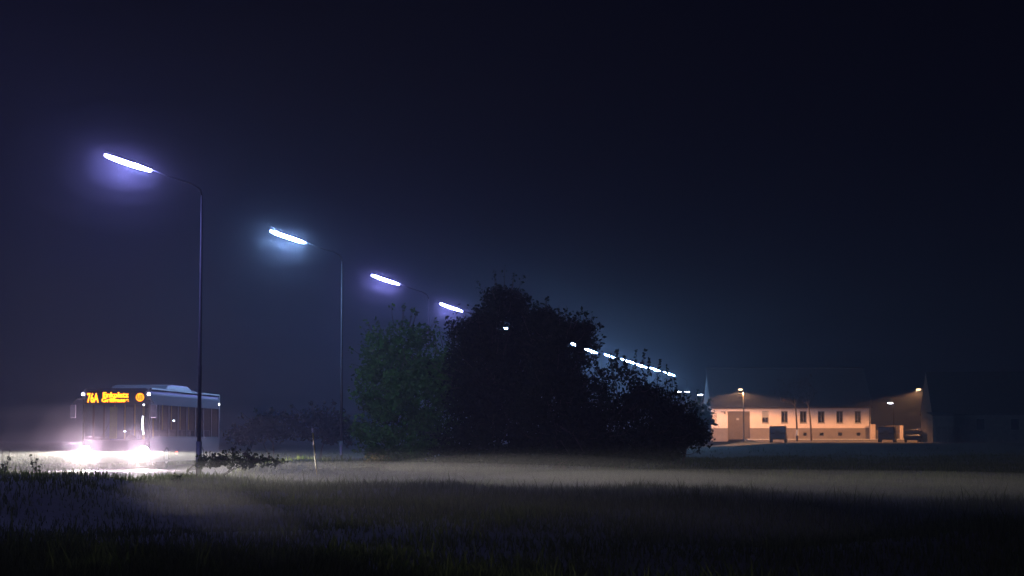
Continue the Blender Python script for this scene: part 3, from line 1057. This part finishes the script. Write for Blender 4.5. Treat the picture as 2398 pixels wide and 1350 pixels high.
# ------------------------------------------------------------------ parked cars before the house (far, dark)
def car(x, Y, rz, L, Wc, H, lab, boxy=True):
    c = px(x, 1030, Y)
    zb = float(ground_z(c.x, Y)) + .012
    r = empty("parked_car", (c.x, Y, zb), rz, lab, "car", "dark cars parked before the houses")
    hw = Wc / 2
    if boxy:
        prof = [(-L / 2, .32), (-L / 2, .95), (-L / 2 + .12, 1.0), (-L / 2 + .2, H), (L / 2 - 1.3, H), (L / 2 - 1.05, 1.05), (L / 2 - .1, .95), (L / 2, .8), (L / 2, .32)]
    else:
        prof = [(-L / 2, .28), (-L / 2, .8), (-L / 2 + .35, .88), (-L / 2 + .75, H), (L / 2 - 1.7, H), (L / 2 - 1.1, .9), (L / 2 - .15, .78), (L / 2, .6), (L / 2, .28)]
    MB().prism(prof, 'x', -hw, hw).build("body", M['car_dark'], r, bevel=.06)
    zt = H - .12
    MB().box(-hw + .18, hw - .18, -L / 2 + .03, -L / 2 + .14, 1.08, zt).build("rear_window", M['car_pale'], r)
    for s in (-1, 1):
        MB().box(s * hw - .012, s * hw + .012, -L / 2 + .5, L / 2 - 1.5, 1.02, zt).build("side_window", M['dark_glass'], r)
        MB().box(s * (hw - .2) - .12, s * (hw - .2) + .12, -L / 2 - .03, -L / 2 + .02, .68, .82).build("tail_light", M['bus_red'], r)
        for yy in (-L / 2 + .7, L / 2 - .7):
            w = MB().tube([(s * (hw - .2), yy, .33), (s * (hw + .02), yy, .33)], .33, 14).build("wheel", M['rubber'], r)
            MB().tube([(s * (hw + .022), yy, .33), (s * (hw + .03), yy, .33)], .18, 10).build("rim", M['galv'], w)
    MB().box(-hw + .08, hw - .08, -L / 2 - .1, -L / 2 - .01, .36, .54).build("bumper", M['rubber'], r)
    if boxy:
        MB().tube([(0, -L / 2 - .22, 1.0), (0, -L / 2 - .04, 1.0)], .31, 14).build("spare_wheel", M['rubber'], r)
        MB().box(-hw + .1, -hw + .16, -L / 2 + .5, L / 2 - 1.6, H + .05, H + .1).box(hw - .16, hw - .1, -L / 2 + .5, L / 2 - 1.6, H + .05, H + .1).build("roof_rail", M['rubber'], r)


car(1823, 222.5, math.radians(-10), 3.6, 1.75, 1.78, "dark boxy car parked before the first windows of the orange-lit house")
car(2078, 221, math.radians(-14), 3.9, 1.75, 1.72, "dark boxy car parked right of the orange gate pillar")
car(2138, 221.5, math.radians(-12), 3.8, 1.7, 1.38, "low dark car parked at the foot of the brown gable", boxy=False)

# ------------------------------------------------------------------ the bus
BW, BH, BL = 2.55, 3.02, 12.0
bc = px(270, 1030, 76.2)
bus = empty("city_bus", (bc.x, 76.2, 0.035), math.radians(-4.2), "city bus coming out of the mist with both headlights blazing and an amber destination board", "bus")
hw = BW / 2


def arch(yc, r=.52, n=9):
    return [(yc - r * math.cos(math.pi * k / (n - 1)), .32 + r * math.sin(math.pi * k / (n - 1)) * 1.02) for k in range(n)]


side = [(.12, .32)] + arch(2.75) + arch(8.7) + [(BL - .05, .32), (BL - .05, 1.18), (.12, 1.18)]
for s in (-1, 1):
    MB().prism(side, 'x', s * hw, s * (hw - .05)).build("side_panel", M['bus_red'], bus)
up = MB()
for s in (-1, 1):
    x0, x1 = sorted((s * (hw + .004), s * (hw - .05)))
    up.box(x0, x1, .12, BL - .05, 2.42, 2.78)
    for yy in (.12, 1.45, 2.95, 4.45, 5.95, 7.45, 8.95, 10.45, 11.85):
        up.box(x0, x1, yy, yy + .1, 1.182, 2.418)
up.build("pillars", M['bus_dark'], bus)
MB().box(hw + .001, hw + .02, .2, BL - .2, 1.19, 1.23).box(-hw - .02, -hw - .001, .2, BL - .2, 1.19, 1.23).build("waist_trim", M['bus_grey'], bus)
# roof with rounded shoulders
rp_ = []
for k in range(7):
    a = math.pi / 2 * k / 6
    rp_.append((-hw + .22 - .22 * math.cos(a), 2.79 + .23 * math.sin(a)))
rp_ += [(-x, z) for (x, z) in rp_[::-1]]
MB().prism([(hw, 2.782)] + [(-hw, 2.782)] + rp_[1:-1], 'y', .05, BL).build("roof", M['bus_grey'], bus)
MB().prism([(3.2, 3.022), (3.5, 3.2), (4.1, 3.26), (6.8, 3.26), (7.4, 3.16), (7.7, 3.022)], 'x', -1.1, 1.1).build("roof_unit", M['bus_pale'], bus, bevel=.05)
MB().box(hw - .07, hw + .012, .25, BL - .02, 2.985, 3.035).build("roof_trim", M['bus_pale'], bus)
MB().box(hw - .03, hw + .014, BL - .06, BL + .01, .9, 2.98).build("rear_trim", M['bus_pale'], bus)
MB().box(-.5, .6, 8.6, 10.4, 3.022, 3.17).build("roof_hatch", M['bus_grey'], bus, bevel=.04)
MB().tube([(.55, 10.9, 3.0), (.6, 10.95, 3.42)], .015, 6).build("aerial", M['galv'], bus)
MB().box(-hw, hw, .0, BL - .3, .28, .36).build("floor", M['bus_inner'], bus)
MB().box(-hw + .06, hw - .06, .1, BL - .2, 2.72, 2.775).build("ceiling", M['bus_inner'], bus)


# front: lower panel rounded in plan
def plan(r, inset=0.0, n=6):
    p = []
    for k in range(n + 1):
        a = math.pi / 2 * k / n
        p.append((-hw + inset + r - r * math.cos(a), .12 + r - .12 - (r) * math.sin(a)))
    # front bow
    m = [(x * .5, -.06) for x in (-1, 0, 1)]
    q = [(-x, y) for (x, y) in p[::-1]]
    return p + m + q


fp = plan(.2)
outer = fp
inner_ = [(x * .95, y + .07) for (x, y) in fp]
MB().prism(outer + inner_[::-1], 'z', .30, 1.10).build("front_panel", M['bus_red'], bus)
MB().prism([(x * 1.004, y - .012) for (x, y) in outer] + inner_[::-1], 'z', .26, .50).build("bumper", M['bus_dark'], bus)
MB().prism(outer + inner_[::-1], 'z', 2.42, 2.9).build("display_housing", M['bus_dark'], bus)
ws_o = [(x, y + .005) for (x, y) in fp]
ws_i = [(x * .985, y + .03) for (x, y) in fp]
MB().prism(ws_o + ws_i[::-1], 'z', 1.102, 2.418).build("windscreen", M['glass'], bus)
for s in (-1, 1):
    x0, x1 = sorted((s * (hw - .005), s * (hw - .07)))
    MB().box(x0, x1, .1, .2, 1.102, 2.418).build("windscreen_pillar", M['bus_dark'], bus)
for s in (-1, 1):
    for k, yy in enumerate((.12, 1.45, 2.95, 4.45, 5.95, 7.45, 8.95, 10.45)):
        nxt = (1.45, 2.95, 4.45, 5.95, 7.45, 8.95, 10.45, 11.85)[k]
        MB().box(s * (hw - .02) - .005, s * (hw - .02) + .005, yy + .102, nxt - .002, 1.23, 2.416).build("side_window", M['glass'], bus)
MB().box(-hw + .05, hw - .05, BL - .05, BL, .32, 2.78).build("rear_panel", M['bus_grey'], bus)
# wipers
for s in (-.55, .45):
    MB().tube([(s, -.075, 1.12), (s + .35, -.085, 1.75)], .012, 6).build("wiper", M['rubber'], bus)
# wheels
for s in (-1, 1):
    for yy in (2.75, 8.7):
        w = MB().tube([(s * (hw - .32), yy, .47), (s * (hw - .02), yy, .47)], .475, 20).build("wheel", M['rubber'], bus)
        MB().tube([(s * (hw - .018), yy, .47), (s * (hw - .005), yy, .47)], .27, 14).build("rim", M['galv'], w)
# mirrors
for s, nm in ((-1, 'mirror'), (1, 'mirror')):
    mo_ = MB().tube([(s * (hw - .1), -.02, 2.62), (s * (hw + .12), -.28, 2.62), (s * (hw + .24), -.32, 2.45)], .022, 6).build("mirror_arm", M['bus_dark'], bus)
    MB().box(s * (hw + .24) - .11, s * (hw + .24) + .11, -.38, -.28, 1.92, 2.4).build("mirror_head", M['mirror'], mo_, bevel=.03)
# interior
for i, yy in enumerate((1.9, 3.4, 4.9, 6.4, 7.9, 9.4)):
    for s in (-.55, .55):
        MB().tube([(s, yy, .37), (s, yy, 2.71)], .02, 8).build("handrail", M['rail'], bus)
for yy in (4.0, 5.2, 6.6, 7.6, 9.2, 10.2):
    for s in (-.88, .88):
        sb = MB().box(s - .3, s + .3, yy, yy + .42, .78, .88).box(s - .3, s + .3, yy + .4, yy + .48, .88, 1.5)
        sb.box(s - .05, s + .05, yy + .1, yy + .3, .37, .78)
        sb.build("seat", M['seat'], bus, bevel=.03)
MB().box(-.62, -.34, 1.45, 1.5, 1.15, 2.35).build("cab_partition", M['partition'], bus)
MB().box(-.25, 1.15, .25, .6, .9, 1.13).build("dashboard", M['bus_inner'], bus, bevel=.04)
MB().tube([(.45, .55, 1.1), (.45, .62, 1.16)], .2, 16).build("steering_wheel", M['rubber'], bus)
# destination board: black glass, amber lettering
dy = -.075
MB().box(-1.12, 1.1, dy, dy + .03, 2.44, 2.88).build("display_glass", M['bus_dark'], bus)


def text(body, x, z, size, m, name, sx=1.0, off=0.0, align='LEFT', y=dy - .006):
    c = bpy.data.curves.new(name, 'FONT')
    c.body = body
    c.size = size
    c.offset = off
    c.extrude = .002
    c.align_x = align
    o = bpy.data.objects.new(name, c)
    COL.objects.link(o)
    bpy.context.view_layer.update()
    me = bpy.data.meshes.new_from_object(o.evaluated_get(bpy.context.evaluated_depsgraph_get()))
    me.name = name
    me.materials.clear()
    me.materials.append(m)
    bpy.data.objects.remove(o)
    o = bpy.data.objects.new(name, me)
    COL.objects.link(o)
    o.parent = bus
    o.location = (x, y, z)
    o.rotation_euler = (math.pi / 2, 0, 0)
    o.scale = (sx, 1, 1)
    return o


text("76A", -1.07, 2.50, .47, M['led'], "route_number", .55, .014)
text("Enkplatz", -.48, 2.68, .26, M['led'], "destination_line", 1.10, .012)
text("Grillgasse", -.52, 2.51, .20, M['led'], "destination_line", 1.32, .009)
MB().tube([(.93, dy - .004, 2.68), (.93, dy - .0095, 2.68)], .155, 24).build("metro_disc", M['led_disc'], bus)
text("U3", .93, 2.60, .22, M['bus_dark'], "metro_letters", .8, .004, 'CENTER', dy - .014)
# small lights, and a glint on the windscreen corner
for s in (-1, 1):
    MB().ball((s * (hw - .03), -.0, 2.80), (.055, .04, .045), 10, 6).build("marker_light", M['marker_w'], bus)
MB().ball((hw - .2, -.08, 2.40), .028, 8, 6).build("small_light", M['marker_s'], bus)
MB().tube([(hw - .23, -.06, 1.98), (hw - .25, -.075, 1.65), (hw - .2, -.07, 1.32)], .024, 8).build("corner_glint", M['windscreen_glint'], bus)  # glowing rod stands in for a street lamp's reflection on the windscreen corner
MB().ball((.3, .2, 1.42), (.05, .03, .02), 8, 6).build("dashboard_light", M['marker_s'], bus)
MB().ball((hw - .07, 4.1, 1.85), (.04, .06, .03), 8, 6).build("door_light", M['marker_s'], bus)
MB().ball((hw + .0, BL - .1, 2.62), (.04, .04, .05), 8, 6).build("rear_marker_light", M['marker_s'], bus)
for yy in (1.9, 4.3):
    MB().ball((hw + .012, yy, .60), (.02, .12, .06), 10, 6).build("side_marker", M['marker_r'], bus)

HP = 56000.0
for s in (-1, 1):
    hl = MB().tube([(s * 1.1, -.02, .66), (s * 1.1, -.085, .66)], .22, 18).build("headlight", M['bus_dark'], bus)
    MB().tube([(s * 1.1, -.087, .66), (s * 1.1, -.10, .66)], .195, 18).build("lens", M['headlamp'], hl)
    ld = bpy.data.lights.new("headlight_beam", 'SPOT')
    ld.energy = HP
    ld.color = (1.0, 0.91, 0.77)
    ld.spot_size = math.radians(130)
    ld.spot_blend = 0.35
    ld.shadow_soft_size = 0.05
    ld.use_nodes = True
    nt = ld.node_tree
    em = [n for n in nt.nodes if n.type == 'EMISSION'][0]
    tc = nt.nodes.new("ShaderNodeTexCoord")
    sp = nt.nodes.new("ShaderNodeSeparateXYZ")
    nt.links.new(tc.outputs["Normal"], sp.inputs[0])
    mr = nt.nodes.new("ShaderNodeMapRange")
    mr.interpolation_type = 'SMOOTHSTEP'
    mr.inputs[1].default_value = -0.022     # dipped-beam cut-off of the lens, in the lamp's own frame
    mr.inputs[2].default_value = 0.012
    mr.inputs[3].default_value = 1.0
    mr.inputs[4].default_value = 0.006
    nt.links.new(sp.outputs[1], mr.inputs[0])
    ex = nt.nodes.new("ShaderNodeMapRange")     # brightest just under the cut-off, weaker towards the ground before the bus
    ex.interpolation_type = 'SMOOTHERSTEP'
    ex.inputs[1].default_value = -0.065
    ex.inputs[2].default_value = 0.0
    ex.inputs[3].default_value = 0.03
    ex.inputs[4].default_value = 1.0
    nt.links.new(sp.outputs[1], ex.inputs[0])
    ml_ = nt.nodes.new("ShaderNodeMath")
    ml_.operation = 'MULTIPLY'
    nt.links.new(mr.outputs[0], ml_.inputs[0])
    nt.links.new(ex.outputs[0], ml_.inputs[1])
    ax = nt.nodes.new("ShaderNodeMath")
    ax.operation = 'ABSOLUTE'
    nt.links.new(sp.outputs[0], ax.inputs[0])
    lt = nt.nodes.new("ShaderNodeMapRange")     # and weaker to the sides
    lt.interpolation_type = 'SMOOTHSTEP'
    lt.inputs[1].default_value = 0.12
    lt.inputs[2].default_value = 0.55
    lt.inputs[3].default_value = 1.0
    lt.inputs[4].default_value = 0.68
    nt.links.new(ax.outputs[0], lt.inputs[0])
    m2 = nt.nodes.new("ShaderNodeMath")
    m2.operation = 'MULTIPLY'
    nt.links.new(ml_.outputs[0], m2.inputs[0])
    nt.links.new(lt.outputs[0], m2.inputs[1])
    nt.links.new(m2.outputs[0], em.inputs["Strength"])
    lo = bpy.data.objects.new("headlight_beam", ld)
    COL.objects.link(lo)
    lo.parent = bus
    lo.location = (s * 1.1, -.16, .66)
    lo.rotation_euler = (math.pi / 2, 0, math.pi)


# ------------------------------------------------------------------ weeds and stakes
def weed(x, ybase, ytop, Y, n, spread, leafm, lab, ls=.05, stemr=.006):
    b = px(x, ybase, Y)
    zb = float(ground_z(b.x, Y))
    t = px(x, ytop, Y)
    r = empty("weed_plant", (b.x, Y, zb), 0, lab, "plant")
    h = t.z - zb
    st = MB()
    P = []
    for k in range(n):
        a = random.uniform(0, 6.28)
        sp = spread * random.uniform(.2, 1)
        hh = h * random.uniform(.65, 1)
        e = Vector((math.cos(a) * sp, math.sin(a) * sp, hh))
        m_ = Vector((e.x * .3, e.y * .3, hh * .55))
        st.tube([(0, 0, -.05), m_, e], [stemr * 1.5, stemr, stemr * .6], 5)
        for q in range(9):
            f_ = random.uniform(.35, 1)
            c = m_.lerp(e, (f_ - .35) / .65)
            P.append((c.x, c.y, c.z, ls * .9, ls * .9, ls * 1.2))
    st.build("stem", M['bark'], r)
    V, Fc = [], []
    v, f = leaves(P, 0, ls)
    # thin out: 20 leaf quads per node is too many for a weed
    keep = RNG.uniform(0, 1, len(f)) < .16
    f = f[keep]
    np_mesh("leaves", v, 4, f, M[leafm], r)


weed(85, 1130, 1062, 47, 6, .16, 'leaf_dark', "tall weed with dark leaves standing against the glare, left of the bus", .05)
weed(8, 1110, 1052, 48, 8, .2, 'leaf_dark', "tuft of dark weeds at the left edge of the picture", .05)
weed(418, 1160, 1103, 41, 9, .22, 'leaf_dark', "dark branching weed before the bright mist right of the headlights", .03, .004)
weed(975, 1180, 1132, 42, 6, .15, 'leaf_dark', "low dark weed in the middle of the field", .03, .004)
weed(1290, 1190, 1150, 38, 5, .15, 'leaf_dark', "faint low weed in the field below the tallest tree", .03, .004)
a, b = px(463, 1120, 43), px(458, 1093, 43)
rz_ = empty("dry_reed", (a.x, 43, float(ground_z(a.x, 43))), 0, "single leaning dry reed in the pale mist", "reed")
hh = b.z - rz_.location.z
MB().tube([(0, 0, -.05), (-.02, 0, hh * .6), (b.x - a.x, 0, hh)], [.004, .004, .002], 5).build("stem", M['bark'], rz_)
MB().tube([(-.02, 0, hh * .6), (-.03, 0, hh * .8), (b.x - a.x, 0, hh)], [.005, .011, .002], 6).build("seed_head", M['leaf_dry'], rz_)
a, b = px(743, 1080, 60), px(732, 1003, 60)
za = float(ground_z(a.x, 60))
sk = empty("marker_stake", (a.x, 60, za), 0, "slim leaning yellow stake on the verge left of the green tree", "stake")
MB().tube([(0, 0, -.1), ((b.x - a.x) * .95, 0, (b.z - za) * .9)], .017, 8).build("post", M['yellow_post'], sk)
MB().tube([((b.x - a.x) * .95, 0, (b.z - za) * .902), ((b.x - a.x), 0, (b.z - za))], .028, 8).build("tip", M['reflector'], sk)

# ------------------------------------------------------------------ the misty air
hz_ = MB().box(-660, 660, -60, 1230, -1.5, 15.5)
m = bpy.data.materials.new("haze")
m.use_nodes = True
nt = m.node_tree
for n in list(nt.nodes):
    nt.nodes.remove(n)
o = nt.nodes.new("ShaderNodeOutputMaterial")
pv_ = nt.nodes.new("ShaderNodeVolumePrincipled")
pv_.inputs["Color"].default_value = (0.8, 0.9, 1.0, 1)
pv_.inputs["Density"].default_value = 0.0014
pv_.inputs["Anisotropy"].default_value = 0.25
nt.links.new(pv_.outputs[0], o.inputs["Volume"])
hzo = hz_.build("haze", m)
tag(hzo, "thin night mist lit by the street lamps and headlights", "haze", kind='stuff')


def mist_patch(c, r, rz, dens, lab):
    o = MB().ball((0, 0, 0), r, 40, 20).build("mist_and_halo", None, smooth=True)
    o.location = c
    o.rotation_euler = (0, 0, rz)
    mm = m.copy()
    mm.name = "mist_and_halo"
    mm.node_tree.nodes["Principled Volume"].inputs["Density"].default_value = dens
    mm.node_tree.nodes["Principled Volume"].inputs["Color"].default_value = (0.96, 0.94, 0.88, 1)
    o.data.materials.clear()
    o.data.materials.append(mm)
    return tag(o, lab, "mist", kind='stuff')


WISPS = [((-1.5, 31, .25), (3.2, 12, .4), 22, .006), ((3.5, 26, .25), (2.4, 9, .36), 30, .005), ((-5.5, 45, .3), (2.6, 10, .4), 20, .004), ((-1.5, 47, .2), (4.5, 20, .42), 23, .012), ((1.5, 38, .25), (2.6, 17, .36), 27, .013), 
         ((4.5, 33, .2), (2.4, 14, .42), 30, .014), ((0.5, 52, .3), (3.4, 13, .5), 12, .0035), ((7.0, 40, .25), (5.0, 12, .3), 34, .015)]
for (c_, r_, a_, dn) in WISPS:
    tag(mist_patch(c_, r_, math.radians(a_), dn, "long low wisp of mist lying over the field"), group="wisps of mist over the field")
for (c_, r_, a_, dn) in [((-4.4, 28, .30), (.7, 10, .26), 14, .010), ((-3.7, 25, .26), (.5, 7, .22), 18, .012), ((-5.0, 31, .34), (1.1, 7, .22), 10, .007), ((-3.4, 23, .3), (.9, 9, .2), 11, .005)]:
    tag(mist_patch(c_, r_, math.radians(a_), dn, "short pale streak of mist in the near field below the bus"), group="streaks of mist in the near field")
GLARE_MIST = "mist bank added before the bus to spread its headlight glare"
for (rx_, ry_, rz2, dn) in ((9.5, 12, 2.1, .0010), (5.0, 8, 1.3, .0022)):  # extra mist put here to carry the headlight glare
    tag(mist_patch((-14.4, 71, .3), (rx_, ry_, rz2), 0, dn, GLARE_MIST), group="added banks of mist spreading the headlight glare")
for (Y, kind, lab) in row[1:5]:  # denser mist shells added to give the near tubes their halo
    a_ = math.radians(-6.5)
    c_ = Vector((float(pole_x(Y)) - 2.17 * math.cos(a_), Y - 2.17 * math.sin(a_), LAMP_Z - .1))
    for (q, dn) in ((1.0, .0065), (1.6, .003), (2.6, .0013)):
        tag(mist_patch(c_, (1.35 * q, 1.1 * q, .72 * q), a_, dn, "added mist shell making the halo round a street lamp's tube"), group="added mist shells making halos round the near lamps")
for sx_ in (-1, 1):  # small mist shells added at each lens to enlarge its glow
    p_ = bus.matrix_basis @ Vector((sx_ * 1.1, -.5, .84))
    for (q, dn) in ((1.0, .011), (1.9, .005)):
        tag(mist_patch(p_, (1.0 * q, 1.2 * q, .95 * q), 0, dn, "added mist shell widening the glare of a bus headlight"), group="added mist shells round the headlights")
